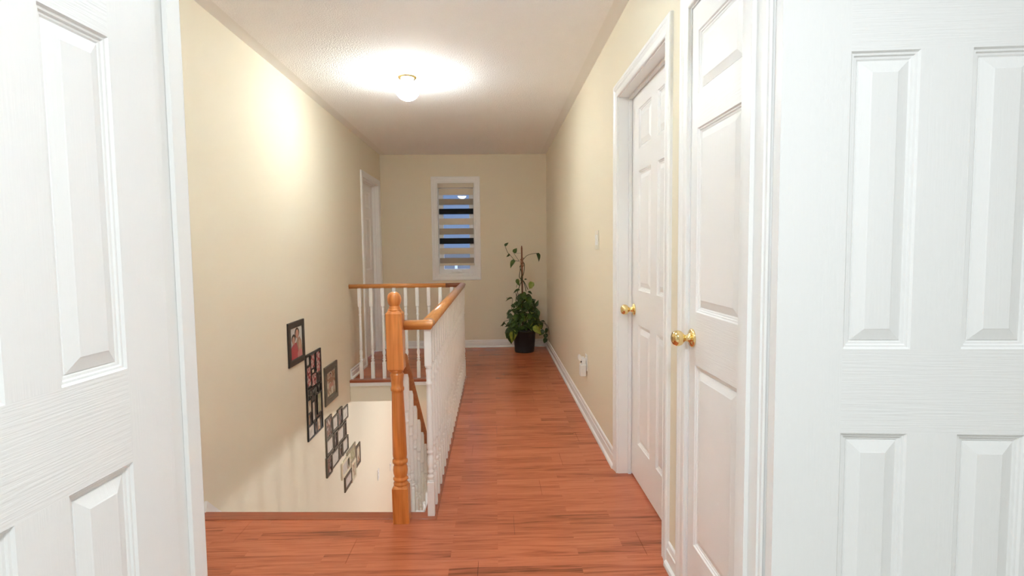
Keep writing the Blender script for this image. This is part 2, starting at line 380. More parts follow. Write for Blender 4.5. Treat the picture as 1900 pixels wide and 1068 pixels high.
# ------------------------------------------------------------------ doors
ROWS = [(0.213, 0.845), (1.025, 1.633), (1.743, 1.946)]
RIM = [(0, 0), (0.0035, 0.0045), (0.0075, 0.0050), (0.0095, 0.0085), (0.0140, 0.0090), (0.0175, 0.0115)]
def leaf_mesh(W, stile, mull, cols, z0=0.012, z1=2.032, th=0.035):
    b = MB(); pw = (W-2*stile-(cols-1)*mull)/cols
    xs = [(stile+i*(pw+mull), stile+i*(pw+mull)+pw) for i in range(cols)]
    xb = [0]+[v for p in xs for v in p]+[W]; zb = [z0]+[v for r in ROWS for v in r]+[z1]
    for j in range(len(zb)-1):
        rail = j % 2 == 0
        if rail:
            b.face([(0, 0, zb[j]), (stile, 0, zb[j]), (stile, 0, zb[j+1]), (0, 0, zb[j+1])], 0)
            b.face([(stile, 0, zb[j]), (W-stile, 0, zb[j]), (W-stile, 0, zb[j+1]), (stile, 0, zb[j+1])], 1)
            b.face([(W-stile, 0, zb[j]), (W, 0, zb[j]), (W, 0, zb[j+1]), (W-stile, 0, zb[j+1])], 0)
        else:
            for i in range(len(xb)-1):
                if i % 2 == 0: b.face([(xb[i], 0, zb[j]), (xb[i+1], 0, zb[j]), (xb[i+1], 0, zb[j+1]), (xb[i], 0, zb[j+1])], 0)
            for (a, c) in xs:
                rows = [[(a+d, e, zb[j]+d), (c-d, e, zb[j]+d), (c-d, e, zb[j+1]-d), (a+d, e, zb[j+1]-d)] for d, e in RIM]
                b.grid(rows, 0, True, False)
                d, e = RIM[-1]; b.face([(a+d, e+.002, zb[j]+d), (c-d, e+.002, zb[j]+d), (c-d, e+.002, zb[j+1]-d), (a+d, e+.002, zb[j+1]-d)], 0)
    b.face([(0, th, z0), (0, th, z1), (W, th, z1), (W, th, z0)], 0)
    b.face([(0, 0, z0), (0, 0, z1), (0, th, z1), (0, th, z0)], 0); b.face([(W, 0, z0), (W, th, z0), (W, th, z1), (W, 0, z1)], 0)
    b.face([(0, 0, z0), (0, th, z0), (W, th, z0), (W, 0, z0)], 0); b.face([(0, 0, z1), (W, 0, z1), (W, th, z1), (0, th, z1)], 0)
    return b, xs, pw
def panel_mesh(pw, ph):
    b = MB(); P = [(0.0172, 0.0125), (0.0180, 0.0095), (0.0205, 0.0088), (0.0400, 0.0022), (0.0425, 0.0010)]
    b.grid([[(d, e, d), (pw-d, e, d), (pw-d, e, ph-d), (d, e, ph-d)] for d, e in P], 0, True, False)
    d, e = P[-1]; b.face([(d, e, d), (pw-d, e, d), (pw-d, e, ph-d), (d, e, ph-d)], 0)
    return b.mesh('panel', [M['doorv']], 0.0)
def knob_mesh(rose=0.032):
    b = MB()
    b.lathe([(0.0, 0.0), (rose, 0.0), (rose, 0.004), (rose*0.88, 0.008), (0.018, 0.010), (0.0135, 0.014), (0.0115, 0.022), (0.0125, 0.029), (0.018, 0.033), (0.0245, 0.040), (0.0275, 0.050), (0.0265, 0.059), (0.021, 0.067), (0.012, 0.0715), (0.0, 0.0725)], 0, 0, 0, 28, 0, '-y')
    return b.mesh('knob', [M['brass']])
KNOB = knob_mesh()
CAS = [(0, 0), (0, 0.009), (0.004, 0.0115), (0.009, 0.0095), (0.013, 0.0105), (0.030, 0.0115), (0.040, 0.0155), (0.045, 0.0150), (0.050, 0.0175), (0.060, 0.0175), (0.066, 0.0150), (0.068, 0.010), (0.068, 0)]
def casing(b, x0, x1, zt, yw=0.0, z0=0.0, mi=0, close=False):
    path = [(x0, z0, -1, 0), (x0, zt, -1, 1), (x1, zt, 1, 1), (x1, z0, 1, 0)]
    if close: path = [(x0, z0, -1, -1), (x0, zt, -1, 1), (x1, zt, 1, 1), (x1, z0, 1, -1), (x0, z0, -1, -1)]
    b.grid([[(x+dx*u, yw-t, z+dz*u) for u, t in CAS] for x, z, dx, dz in path], mi, True, False, not close)
def door(n, loc, rz, W, stile, mull, cols, label, knob_x=None, knob_z=0.93, face_y=0.0, frame=None):
    e = empty('door_%d' % n, loc, label, 'door', rz, kind='structure')
    b, xs, pw = leaf_mesh(W, stile, mull, cols); lo = b.build('leaf', [M['doorv'], M['doorh']], e, local=True); lo.location = (0, face_y, 0)
    for z0, z1 in ROWS:
        me = panel_mesh(pw, z1-z0)
        for a, c in xs: link('panel', me, e, (a, face_y, z0))
    if knob_x is not None:
        kb = link('knob', KNOB, e, (knob_x, face_y-0.0003, knob_z)); kb['label'] = 'polished brass round door knob'
    if frame:
        ox0, ox1, oz, depth, stop = frame
        b = MB()   # jamb lining
        b.box(ox0-0.018, ox0, 0, depth, 0, oz+0.018); b.box(ox1, ox1+0.018, 0, depth, 0, oz+0.018); b.box(ox0, ox1, 0, depth, oz, oz+0.018)
        if stop:
            s0, s1 = stop; b.box(ox0, ox0+0.011, s0, s1, 0, oz); b.box(ox1-0.011, ox1, s0, s1, 0, oz); b.box(ox0+0.011, ox1-0.011, s0, s1, oz-0.011, oz)
        b.build('jamb', M['white'], e, 0.0012, local=True)
        b = MB(); casing(b, ox0-0.005, ox1+0.005, oz+0.005); b.build('casing', M['white'], e, local=True)
    return e
th_r, th_l = R(-5.8), R(86.6)
door(1, (-0.725, 0.546, 0), th_l, 0.640, 0.122, 0.098, 2, 'open white panelled door leaf in the left foreground', 0.06, 0.93)
door(2, (0.5935, 1.1500, 0), th_r, 0.642, 0.136, 0.100, 2, 'white panelled door leaf filling the right foreground', 0.582, 0.93)
door(3, (XR, 1.900, 0), R(-90), 0.440, 0.054, 0.1, 1, 'narrow white closet door with three panels in one column', 0.028, 0.933, 0.004, (-0.003, 0.443, 2.036, 0.115, None))
door(4, (XR, 2.987, 0), R(-90), 0.820, 0.134, 0.105, 2, 'white six panel door set deep in the right wall', 0.055, 0.917, 0.071, (-0.003, 0.823, 2.036, 0.115, (0.052, 0.069)))
door(5, (XL, 6.108, 0), R(90), 0.824, 0.120, 0.105, 2, 'white six panel door in the left wall beside the end wall', None, 0.93, 0.075, (-0.003, 0.827, 2.036, 0.115, (0.040, 0.073)))
# jamb and bedroom-side casing of the double doors
b = MB()
b.box(JL-0.018, JL, Y0, Y1, 0, 2.078); b.box(JR, JR+0.018, Y0, Y1, 0, 2.078); b.box(JL, JR, Y0, Y1, 2.060, 2.078)
b.box(JL, JL+0.011, Y0+0.040, Y0+0.075, 0, 2.060); b.box(JR-0.011, JR, Y0+0.040, Y0+0.075, 0, 2.060); b.box(JL+0.011, JR-0.011, Y0+0.040, Y0+0.075, 2.049, 2.060)
tag(b.build('trim_7', M['white'], None, 0.0015), 'white jamb lining the double door opening', 'trim', kind='structure')
b = MB(); casing(b, JL-0.005, JR+0.005, 2.065, Y0)
tag(b.build('trim_8', M['white']), 'white casing round the double doors on the bedroom side', 'trim', kind='structure')

# ------------------------------------------------------------------ window and blind
e = empty('window_1', ((WX0+WX1)/2, YF, WZ0), 'narrow white window in the end wall', 'window', kind='structure')
b = MB(); casing(b, WX0+0.002, WX1-0.002, WZ1-0.002, YF, WZ0+0.002, 0, True); b.build('casing', M['white'], e)
b = MB()
def frame_boxes(b, x0, x1, z0, z1, wd, y0, y1):
    b.box(x0, x0+wd, y0, y1, z0, z1); b.box(x1-wd, x1, y0, y1, z0, z1); b.box(x0+wd, x1-wd, y0, y1, z0, z0+wd); b.box(x0+wd, x1-wd, y0, y1, z1-wd, z1)
frame_boxes(b, WX0, WX1, WZ0, WZ1, 0.014, YF, YF+0.150); b.build('frame', M['white'], e, 0.0015)
b = MB(); frame_boxes(b, WX0+0.0145, WX1-0.0145, WZ0+0.0145, WZ1-0.0145, 0.062, YF+0.060, YF+0.110); b.build('sash', M['white'], e, 0.004)
b = MB(); b.box(WX0+0.070, WX1-0.070, YF+0.080, YF+0.086, WZ0+0.070, WZ1-0.070); o = b.build('pane', M['glass'], e); o.rotation_euler = (-0.011, 0, 0)
b = MB(); b.box(-0.545, -0.420, YF+0.020, YF+0.0598, 0.966, 0.988); b.box(-0.535, -0.43, YF+0.012, YF+0.022, 0.968, 0.980); o = b.build('crank_cover', M['white'], e, 0.003)

t = empty('roller_blind', (-0.472, YF+0.02, 1.05), 'zebra roller blind with ivory, grey and charcoal bands in the narrow window', 'blind')
b = MB(); b.box(-0.700, -0.247, YF+0.002, YF+0.055, 2.028, 2.0855); b.build('cassette', M['blind_w'], t, 0.006)
for x in (-0.697, -0.255):
    b = MB(); b.box(x, x+0.005, YF+0.004, YF+0.05, 1.985, 2.028); b.build('end_bracket', M['plastic'], t)
bands = [(1.940, 2.021, 'w'), (1.817, 1.892, 'g'), (1.699, 1.769, 'k'), (1.567, 1.646, 'w'), (1.444, 1.521, 'g'), (1.325, 1.398, 'k'), (1.196, 1.273, 'w'), (1.079, 1.147, 'g')]
lbl = {'w': 'ivory fabric band', 'g': 'grey fabric band', 'k': 'charcoal fabric band'}
for z0, z1, c in bands:
    b = MB(); b.grid([[(x, YF+0.030+0.0012*math.sin((x+0.7)*9), z0), (x, YF+0.030+0.0012*math.sin((x+0.7)*9), z1), (x, YF+0.0335+0.0012*math.sin((x+0.7)*9), z1), (x, YF+0.0335+0.0012*math.sin((x+0.7)*9), z0)] for x in [-0.688+i*0.432/8 for i in range(9)]], 0, True, False, True)
    o = b.build('fabric_band', M['blind_'+c], t); o['label'] = lbl[c]
b = MB(); b.box(-0.692, -0.250, YF+0.022, YF+0.042, 1.050, 1.0785); b.build('bottom_rail', M['blind_w'], t, 0.004)
b = MB(); b.tube([(-0.248, YF+0.02, 2.03), (-0.2465, YF+0.019, 1.7), (-0.246, YF+0.018, 1.20), (-0.2475, YF+0.022, 1.185), (-0.2495, YF+0.026, 1.20), (-0.249, YF+0.025, 2.03)], 0.0018, 6); b.build('bead_chain', M['plastic'], t)

# ------------------------------------------------------------------ hallway ceiling light
def mushroom(LX, LY, label, g0, g1):
    t = empty('ceiling_light', (LX, LY, H), label, 'lamp')
    b = MB(); b.lathe([(0.0, -0.0005), (0.066, -0.0005), (0.067, -0.010), (0.060, -0.020), (0.050, -0.026), (0.0, -0.026)], LX, LY, H-0.004, 32); o = b.build('fitter', M['brass'], t); o['label'] = 'polished brass ceiling fitter'
    b = MB(); gp = [(0.040, -0.027), (0.041, -0.064), (0.064, -0.068), (0.079, -0.082), (0.082, -0.106), (0.073, -0.132), (0.053, -0.154), (0.028, -0.166), (0.0, -0.169)]
    rows = [[(LX+r*math.cos(2*PI*j/32), LY+r*math.sin(2*PI*j/32), H+z) for j in range(32)] for r, z in gp]
    b.grid(rows[:2], 0, True); b.grid(rows[1:3], 1, True); b.grid(rows[2:], 0, True); b.build('glass_globe', [M[g0], M[g1]], t)
mushroom(-0.578, 3.93, 'lit white mushroom glass ceiling light over the stairs', 'globe', 'globe_top')
mushroom(-0.30, 1.98, 'added unseen mushroom glass light brightening the near hall', 'fill_globe', 'fill_globe_top')  # unseen fixture, added to lift the ambient light in the hall
# added disc standing in for bounced flash, then the lamps downstairs
t = empty('ceiling_light', (0.10, 0.0, H), 'added flat round light above the viewer standing in for bounced flash', 'lamp')
b = MB(); b.lathe([(0.0, -0.0005), (0.200, -0.0005), (0.205, -0.010), (0.200, -0.030), (0.0, -0.030)], 0.10, 0.0, H, 40); b.build('housing', M['plastic'], t)
t = empty('ceiling_light', (0.45, 3.25, -0.2), 'small white ceiling light under the upstairs hallway floor', 'lamp')
b = MB(); b.lathe([(0.0, -0.0005), (0.066, -0.0005), (0.066, -0.02), (0.0, -0.02)], 0.45, 3.25, -0.2, 24); b.build('fitter', M['brass'], t)
t = empty('ceiling_light', (0.75, 6.7, -0.2), 'small white ceiling light in the hall downstairs', 'lamp')
b = MB(); b.lathe([(0.0, -0.0005), (0.066, -0.0005), (0.066, -0.02), (0.0, -0.02)], 0.75, 6.7, -0.2, 24); b.build('fitter', M['brass'], t)

# ------------------------------------------------------------------ railing round the stairwell
BW = 0.0165
BAL_T = [(0.0150, 0.163), (0.0150, 0.168), (0.0125, 0.171), (0.0125, 0.175), (0.0160, 0.180), (0.0165, 0.188), (0.0125, 0.194), (0.0105, 0.199), (0.0140, 0.204), (0.0150, 0.210), (0.0110, 0.217), (0.0115, 0.224), (0.0155, 0.245), (0.0160, 0.256), (0.0140, 0.275), (0.0105, 0.288), (0.0105, 0.291), (0.0155, 0.296), (0.0158, 0.305), (0.0120, 0.312), (0.0148, 0.318), (0.0150, 0.340), (0.0118, 0.600), (0.0112, 0.615), (0.0150, 0.621), (0.0150, 0.630), (0.0112, 0.636), (0.0118, 0.660), (0.0140, 0.690), (0.0100, 0.696), (0.0155, 0.700), (0.0155, 0.707)]
def sq(b, w, z0, z1, ch=0.0018, zc0=0.004, zc1=0.004):
    def ring(w, z):
        c = ch; return [(w, -w+c, z), (w, w-c, z), (w-c, w, z), (-w+c, w, z), (-w, w-c, z), (-w, -w+c, z), (-w+c, -w, z), (w-c, -w, z)]
    b.grid([ring(w*0.9, z0), ring(w, z0+zc0), ring(w, z1-zc1), ring(w*0.9, z1)], 0, True, False, True)
def baluster_mesh(zt, lo=0.163, shift=0.0, seg=12):
    b = MB(); sq(b, BW, 0.0, lo+shift, zc0=0.0005); sq(b, BW, 0.707+shift, zt, zc1=0.0005)
    pr = [(r, z+shift) for r, z in BAL_T]
    rows = [[(r*math.cos(2*PI*j/seg), r*math.sin(2*PI*j/seg), z) for j in range(seg)] for r, z in pr]
    b.grid(rows, 0, True, True, True)
    return b.mesh('baluster', [M['white_bal']])
RAILP = [(-0.021, 0.884), (0.021, 0.884), (0.0225, 0.893), (0.027, 0.899), (0.0295, 0.906), (0.0285, 0.914), (0.023, 0.921), (0.012, 0.9250), (0, 0.926), (-0.012, 0.9250), (-0.023, 0.921), (-0.0285, 0.914), (-0.0295, 0.906), (-0.027, 0.899), (-0.0225, 0.893)]
NX, NY = -0.440, 2.514
RXC, RYN, RYF = -0.3125, 2.545, 5.452
t = empty('landing_railing', (RXC, RYN, 0.0), 'stairwell railing with honey oak handrail, white turned balusters and oak newel', 'railing')
b = MB()
def rail_row(x, y, nx, ny): return [(x+d*nx, y+d*ny, z) for d, z in RAILP]
b.grid([rail_row(NX+0.027, RYN, 0, 1), rail_row(RXC-0.0, RYN, 0.72, 1.0) if False else rail_row(RXC, RYN, -1, 1)], 0, True, True, True)
b.grid([rail_row(RXC, RYN, -1, 1), rail_row(RXC, 2.62, -1, 0)], 0, True, True, True)
b.build('handrail_return', M['oak_x'], t)
b = MB(); b.grid([rail_row(RXC, 2.6205, -1, 0), rail_row(RXC, 4.0, -1, 0), rail_row(RXC, RYF, -1, -1)], 0, True, True, True); b.build('handrail', M['oak_y'], t)
b = MB(); b.grid([rail_row(RXC, RYF, -1, -1), rail_row(-0.475, RYF, 0, -1)], 0, True, True, True); o = b.build('handrail_splice', M['oak_dark'], t); o['label'] = 'darker brown handrail piece at the far corner'
b = MB(); b.grid([rail_row(-0.4755, RYF, 0, -1), rail_row(XL+0.0005, RYF, 0, -1)], 0, True, True, True); b.build('handrail', M['oak_x'], t)
BM = baluster_mesh(0.884)
N = 25
for i in range(N):
    yb = 2.5575+i*(RYF-0.004-2.5575)/(N-1)
    link('baluster', BM, t, Vector((RXC+0.003, yb, 0.003))-wloc(t))
for x in (-1.306, -1.196, -1.085, -0.974, -0.863, -0.751, -0.640, -0.528, -0.416):
    link('baluster', BM, t, Vector((x, RYF-0.028, 0.003))-wloc(t))
# newel post
b = MB()
def sqn(w, z0, z1, c0, c1, ch=0.004):
    def ring(w, z):
        c = ch; return [(NX+a, NY+d, z) for a, d in ((w, -w+c), (w, w-c), (w-c, w), (-w+c, w), (-w, w-c), (-w, -w+c), (-w+c, -w), (w-c, -w))]
    b.grid([ring(w-c0, z0), ring(w, z0+c0*1.3), ring(w, z1-c1*1.3), ring(w-c1, z1)], 0, True, False, True)
NW = 0.0365
sqn(NW, 0.0, 0.172, 0.0, 0.008); sqn(NW, 0.700, 0.975, 0.009, 0.010)
b.lathe([(0.030, 0.168), (0.033, 0.175), (0.033, 0.182), (0.0285, 0.187), (0.0285, 0.191), (0.034, 0.197), (0.034, 0.204), (0.029, 0.209), (0.0285, 0.213), (0.032, 0.225), (0.0335, 0.240), (0.0315, 0.257), (0.0285, 0.266), (0.0285, 0.269), (0.034, 0.275), (0.035, 0.282), (0.034, 0.289), (0.029, 0.294), (0.031, 0.300), (0.0325, 0.312), (0.0305, 0.45), (0.0265, 0.600), (0.0265, 0.607), (0.0300, 0.611), (0.0305, 0.618), (0.0300, 0.624), (0.0268, 0.628), (0.0275, 0.650), (0.0315, 0.682), (0.0315, 0.686), (0.0275, 0.690), (0.0275, 0.694), (0.031, 0.699), (0.031, 0.705)], NX, NY, 0, 28)
b.v = [(x-0.011*z, y, z) for x, y, z in b.v]; nw = b.build('newel_post', M['oak_z'], t)
b = MB(); b.lathe([(0.030, 0.973), (0.0305, 0.979), (0.026, 0.983), (0.0245, 0.986), (0.0258, 0.990), (0.0228, 0.993), (0.0218, 0.996), (0.0255, 1.001), (0.0290, 1.009), (0.0312, 1.018), (0.0318, 1.026), (0.0308, 1.036), (0.0275, 1.046), (0.020, 1.0535), (0.011, 1.058), (0.0, 1.059)], NX, NY, 0, 28)
b.v = [(x-0.011*z, y, z) for x, y, z in b.v]; b.build('ball_finial', M['oak_z'], nw)

# staircase and its own sloping rail
SR, SRUN, TS = 0.190, 0.2128, 0.893     # rise, run (14 risers), slope
st = empty('staircase', (-0.93, OY0, DZ), 'enclosed staircase going down beside the left wall', 'staircase')
nst = 14
for i in range(nst):
    zt = -(i+1)*SR
    if i < nst-1:
        b = MB(); b.box(XL+0.014, -0.4005, OY0+i*SRUN-0.012, OY0+(i+1)*SRUN, zt-0.028, zt); b.build('tread', M['nosing'], st, 0.004)
    b = MB(); b.box(XL+0.014, -0.4005, OY0+i*SRUN, OY0+i*SRUN+0.014, max(zt, DZ+0.001), zt+SR-0.0285); b.build('riser', M['white'], st)
b = MB()
pr = [(OY0+0.0005, -0.026), (OY0+0.05, -0.026), (5.30, -0.026-TS*(5.30-OY0-0.05)), (5.30, DZ+0.002), (5.0, DZ+0.002), (OY0+0.0005, -0.34)]
b.grid([[(-0.460+0.0605, p[0], p[1]) for p in pr], [(-0.3555, p[0], p[1]) for p in pr]], 0, True, False, True); b.build('stringer', M['white'], st)
t = empty('stair_handrail', (-0.432, 2.6, -0.03), 'sloping brown oak stair handrail with white balusters behind the newel', 'railing')
b = MB()
y0, z0 = NY+NW+0.0008, 0.752
pr = [(d, z-0.906) for d, z in RAILP]
b.grid([[(NX+0.008+d, yy, z0-TS*(yy-y0)+h*1.25) for d, h in pr] for yy in (y0, 3.6, 4.9)], 0, True, True, True)
b.build('handrail', M['oak_stair'], t)
for i in range(17):
    yb = 2.640+i*0.125
    top = z0-TS*(yb-y0)-0.022
    base = -0.0255-TS*max(0.0, yb-OY0-0.05-BW)
    hgt = top-base
    b = MB(); sq(b, BW, 0, 0.15, zc0=0.0005); sq(b, BW, hgt-0.17, hgt+0.012, zc1=0.0005)
    f = (hgt-0.17-0.15)/(0.707-0.163); seg = 12
    b.grid([[(r*math.cos(2*PI*j/seg), r*math.sin(2*PI*j/seg), 0.15+(z-0.163)*f) for j in range(seg)] for r, z in BAL_T], 0, True, True, True)
    o = bpy.data.objects.new('baluster', b.mesh('baluster', [M['white_bal']])); C.objects.link(o); o.parent = t; o.location = Vector((NX+0.008, yb, base))-wloc(t)

# ------------------------------------------------------------------ picture frames on the left wall
def ring_frame(b, y0, y1, z0, z1, wd, x0, x1, bev=0.004):
    iy0, iy1, iz0, iz1 = y0+wd, y1-wd, z0+wd, z1-wd
    P = [(x0, 0), (x1-bev, 0), (x1, bev), (x1, wd-bev*1.2), (x1-bev*1.5, wd), (x0, wd)]
    rows = []
    rect = [(y0, z0, 1, 1), (y1, z0, -1, 1), (y1, z1, -1, -1), (y0, z1, 1, -1)]
    for x, d in P: rows.append([(x, y+sy_*d, z+sz*d) for y, z, sy_, sz in rect])
    rows.append(rows[0]); b.grid(rows, 0, True, False)
def photo(b, y0, y1, z0, z1, x):
    b.face([(x, y0, z0), (x, y1, z0), (x, y1, z1), (x, y0, z1)])
    b.face([(x-0.002, y0, z0), (x-0.002, y0, z1), (x-0.002, y1, z1), (x-0.002, y1, z0)])
XW = XL+0.0006
# 1: family portrait
t = empty('picture_frame', (XL, 3.92, 0.45), 'dark framed family portrait in red, highest picture on the left wall', 'picture frame')
b = MB(); ring_frame(b, 3.795, 4.113, 0.452, 0.757, 0.045, XW, XL+0.0125, 0.003); 
fr = b.build('frame', M['espresso'], t)
b = MB(); x = XL+0.007
Y = lambda u: 3.840+u*0.228
Z = lambda v: 0.497+v*0.215
def poly(pts, mi, dx): b.face([(x+dx, Y(u), Z(v)) for u, v in pts], mi)
def oval(cu, cv, ru, rv, mi, dx, n=14): poly([(cu+ru*math.cos(2*PI*i/n), cv+rv*math.sin(2*PI*i/n)) for i in range(n)], mi, dx)
poly([(0, 0), (1, 0), (1, 1), (0, 1)], 0, 0)
oval(0.56, 0.82, 0.20, 0.17, 2, .0003); oval(0.26, 0.66, 0.17, 0.15, 2, .0003)
poly([(0.45, 0.02), (1.0, 0.02), (0.98, 0.30), (0.92, 0.52), (0.78, 0.66), (0.58, 0.64), (0.45, 0.5)], 4, .0006)
oval(0.56, 0.78, 0.14, 0.15, 1, .0009)
poly([(0.0, 0.0), (0.62, 0.0), (0.60, 0.30), (0.50, 0.50), (0.28, 0.52), (0.06, 0.40), (0.0, 0.3)], 3, .0009)
oval(0.24, 0.60, 0.125, 0.135, 1, .0012)
poly([(0.55, 0.0), (0.98, 0.0), (0.95, 0.22), (0.72, 0.26), (0.55, 0.15)], 5, .0012)
oval(0.76, 0.40, 0.10, 0.17, 1, .0012)
b.build('photo', [M['p_bg'], M['p_skin'], M['p_hair'], M['p_dress'], M['p_tan'], M['p_pink']], t, fix=False)
# 2: tall collage with letters
FY0, FY1, FZ0, FZ1 = 4.122, 4.481, -0.174, 0.477
t = empty('collage_frame', (XL, 4.27, FZ0), 'tall black photo collage reading FAMILY on the left wall', 'picture frame')
holes = [(4.135, 4.193, 0.397, 0.457, 'p_white'), (4.233, 4.322, 0.354, 0.457, 'p_red'), (4.362, 4.457, 0.299, 0.457, 'p_red'), (4.135, 4.223, 0.234, 0.378, 'p_red'), (4.255, 4.304, 0.316, 0.344, 'p_white'), (4.241, 4.352, 0.215, 0.306, 'p_red'), (4.380, 4.404, 0.215, 0.284, 'p_dark'), (4.421, 4.449, 0.215, 0.284, 'p_dark'),
         (4.135, 4.207, 0.038, 0.133, 'p_pale'), (4.237, 4.290, -0.048, 0.091, 'p_white'), (4.362, 4.447, -0.024, 0.125, 'p_green'), (4.135, 4.177, -0.054, 0.022, 'p_pale'), (4.139, 4.253, -0.159, -0.072, 'p_white'), (4.334, 4.412, -0.159, -0.066, 'p_pale'), (4.286, 4.312, -0.157, -0.084, 'p_dark')]
b = MB(); ring_frame(b, FY0, FY1, FZ0, FZ1, 0.016, XW, XL+0.0125, 0.002)
plate = [(FY0+0.016, FY1-0.016, 0.197, 0.215), (FY0+0.016, FY1-0.016, 0.129, 0.139)]
for (y0, y1, z0, z1, p) in holes: ring_frame(b, y0-0.009, y1+0.009, z0-0.009, z1+0.009, 0.010, XW, XL+0.0115, 0.0015)
for (y0, y1, z0, z1) in plate: b.box(XW, XL+0.0115, y0, y1, z0, z1)
b.box(XW, XL+0.005, FY0+0.016, FY1-0.016, 0.215, FZ1-0.016); b.box(XW, XL+0.005, FY0+0.016, FY1-0.016, FZ0+0.016, 0.129); b.box(XW, XL+0.002, FY0+0.016, FY1-0.016, 0.139, 0.197)
fr = b.build('frame', M['black'], t)
for (y0, y1, z0, z1, p) in holes:
    b = MB(); photo(b, y0, y1, z0, z1, XL+0.0085); b.build('photo', M[p], t)
yy = FY0+0.020
for ch in 'FAMILY':
    cu = bpy.data.curves.new('letter', 'FONT'); cu.body = ch; cu.size = 0.078; cu.extrude = 0.004; cu.resolution_u = 2
    tmp = bpy.data.objects.new('letter_tmp', cu); C.objects.link(tmp)
    bpy.context.view_layer.update(); me = bpy.data.meshes.new_from_object(tmp.evaluated_get(bpy.context.evaluated_depsgraph_get()))
    bpy.data.objects.remove(tmp); me.materials.clear(); me.materials.append(M['letter'])
    xs = [v.co.x for v in me.vertices]; wd = max(xs)-min(xs)
    for v in me.vertices: v.co.x -= min(xs)
    o = link('letter', me, t, Vector((XL+0.0075, yy, 0.1395))-wloc(t), (PI/2, 0, PI/2)); yy += wd+0.0135
# 3: single portrait
t = empty('picture_frame', (XL, 4.70, -0.025), 'wide dark framed faded portrait between the two black collages', 'picture frame')
b = MB(); ring_frame(b, 4.560, 4.925, -0.034, 0.290, 0.048, XW, XL+0.0135, 0.003); b.build('frame', M['bronze'], t)
b = MB(); ring_frame(b, 4.607, 4.878, 0.013, 0.243, 0.016, XL+0.003, XL+0.009, 0.001); b.build('mat_border', M['bronze'], t)
b = MB(); x = XL+0.006; Y = lambda u: 4.622+u*0.241; Z = lambda v: 0.028+v*0.200
poly([(0, 0), (1, 0), (1, 1), (0, 1)], 0, 0); oval(0.42, 0.86, 0.10, 0.10, 2, .0003); oval(0.42, 0.83, 0.08, 0.09, 1, .0006)
poly([(0.12, 0.55), (0.88, 0.55), (0.72, 0.68), (0.52, 0.76), (0.34, 0.76), (0.2, 0.66)], 3, .0006); poly([(0.20, 0.32), (0.80, 0.32), (0.74, 0.5), (0.26, 0.5)], 1, .0006)
b.build('photo', [M['p_pale'], M['p_skin'], M['p_hair'], M['p_tan']], t, fix=False)
# 4: staggered collage of twelve openings
t = empty('collage_frame', (XL, 4.85, -0.60), 'dark brown photo collage of twelve staggered openings further down the stair wall', 'picture frame')
cells = [(4.545, 4.722, -0.315, -0.134, 'p_dark'), (4.731, 4.902, -0.310, -0.177, 'p_white'), (4.894, 5.041, -0.322, -0.157, 'p_dark'), (5.047, 5.239, -0.320, -0.194, 'p_white'),
         (4.547, 4.743, -0.451, -0.314, 'p_white'), (4.759, 4.865, -0.466, -0.315, 'p_dark'), (4.873, 5.077, -0.467, -0.332, 'p_white'), (5.081, 5.159, -0.469, -0.328, 'p_dark'),
         (4.534, 4.680, -0.624, -0.455, 'p_dark'), (4.686, 4.898, -0.614, -0.473, 'p_white'), (4.904, 4.998, -0.608, -0.473, 'p_dark'), (5.006, 5.206, -0.614, -0.475, 'p_white')]
for i, (y0, y1, z0, z1, p) in enumerate(cells):
    b = MB(); dx = 0.0115+0.0018*((i*7) % 3); ring_frame(b, y0, y1, z0, z1, 0.017, XW, XL+dx, 0.002); fr = b.build('opening_frame', M['bronze'], t)
    b = MB(); photo(b, y0+0.0165, y1-0.0165, z0+0.0165, z1-0.0165, XL+0.007); b.build('photo', M[p], fr)
b = MB(); b.box(XW, XL+0.004, 4.56, 5.19, -0.60, -0.20); b.build('backing', M['bronze'], t)
# 5: five small frames joined
t = empty('collage_frame', (XL, 5.27, -0.98), 'lowest wall collage of five joined cream, taupe and brown frames', 'picture frame')
for (y0, y1, z0, z1, mm, p, dx) in [(5.163, 5.475, -0.803, -0.640, 'taupe', 'p_green', 0.0105), (5.480, 5.662, -0.919, -0.703, 'walnut', 'p_pale', 0.012), (4.967, 5.256, -0.825, -0.672, 'cream', 'p_white', 0.0145), (5.055, 5.319, -0.979, -0.835, 'walnut', 'p_white', 0.013), (5.296, 5.465, -0.989, -0.798, 'cream', 'p_pale', 0.0145)]:
    b = MB(); ring_frame(b, y0, y1, z0, z1, 0.030, XW, XL+dx, 0.004); fr = b.build('opening_frame', M[mm], t)
    fr['label'] = {'taupe': 'taupe frame', 'walnut': 'dark brown frame', 'cream': 'cream frame'}[mm]
    b = MB(); photo(b, y0+0.029, y1-0.029, z0+0.029, z1-0.029, XL+0.007); b.build('photo', M[p], fr)

# ------------------------------------------------------------------ switches and outlet
def plate(name, wx, sgn, yc, zc, pw, ph, label, cat, rockers=1, pm='ivory'):
    t = empty(name, (wx, yc, zc-ph/2), label, cat)
    b = MB(); b.box(wx+sgn*0.0005, wx+sgn*0.007, yc-pw/2, yc+pw/2, zc-ph/2, zc+ph/2); b.build('cover_plate', M[pm], t, 0.0025)
    for i in range(rockers):
        y = yc+(i-(rockers-1)/2)*0.046
        b = MB(); prof = [(0.0072, -0.033), (0.0105, -0.033), (0.0080, 0.0), (0.0115, 0.033), (0.0072, 0.033)]
        b.grid([[(wx+sgn*d, y-0.0165, zc+h) for d, h in prof], [(wx+sgn*d, y+0.0165, zc+h) for d, h in prof]], 0, True, False, True); b.build('rocker', M['plastic'], t)
    return t
plate('light_switch', XR, -1, 3.602, 1.298, 0.118, 0.122, 'ivory double light switch on the right wall by the six panel door', 'switch', 2)
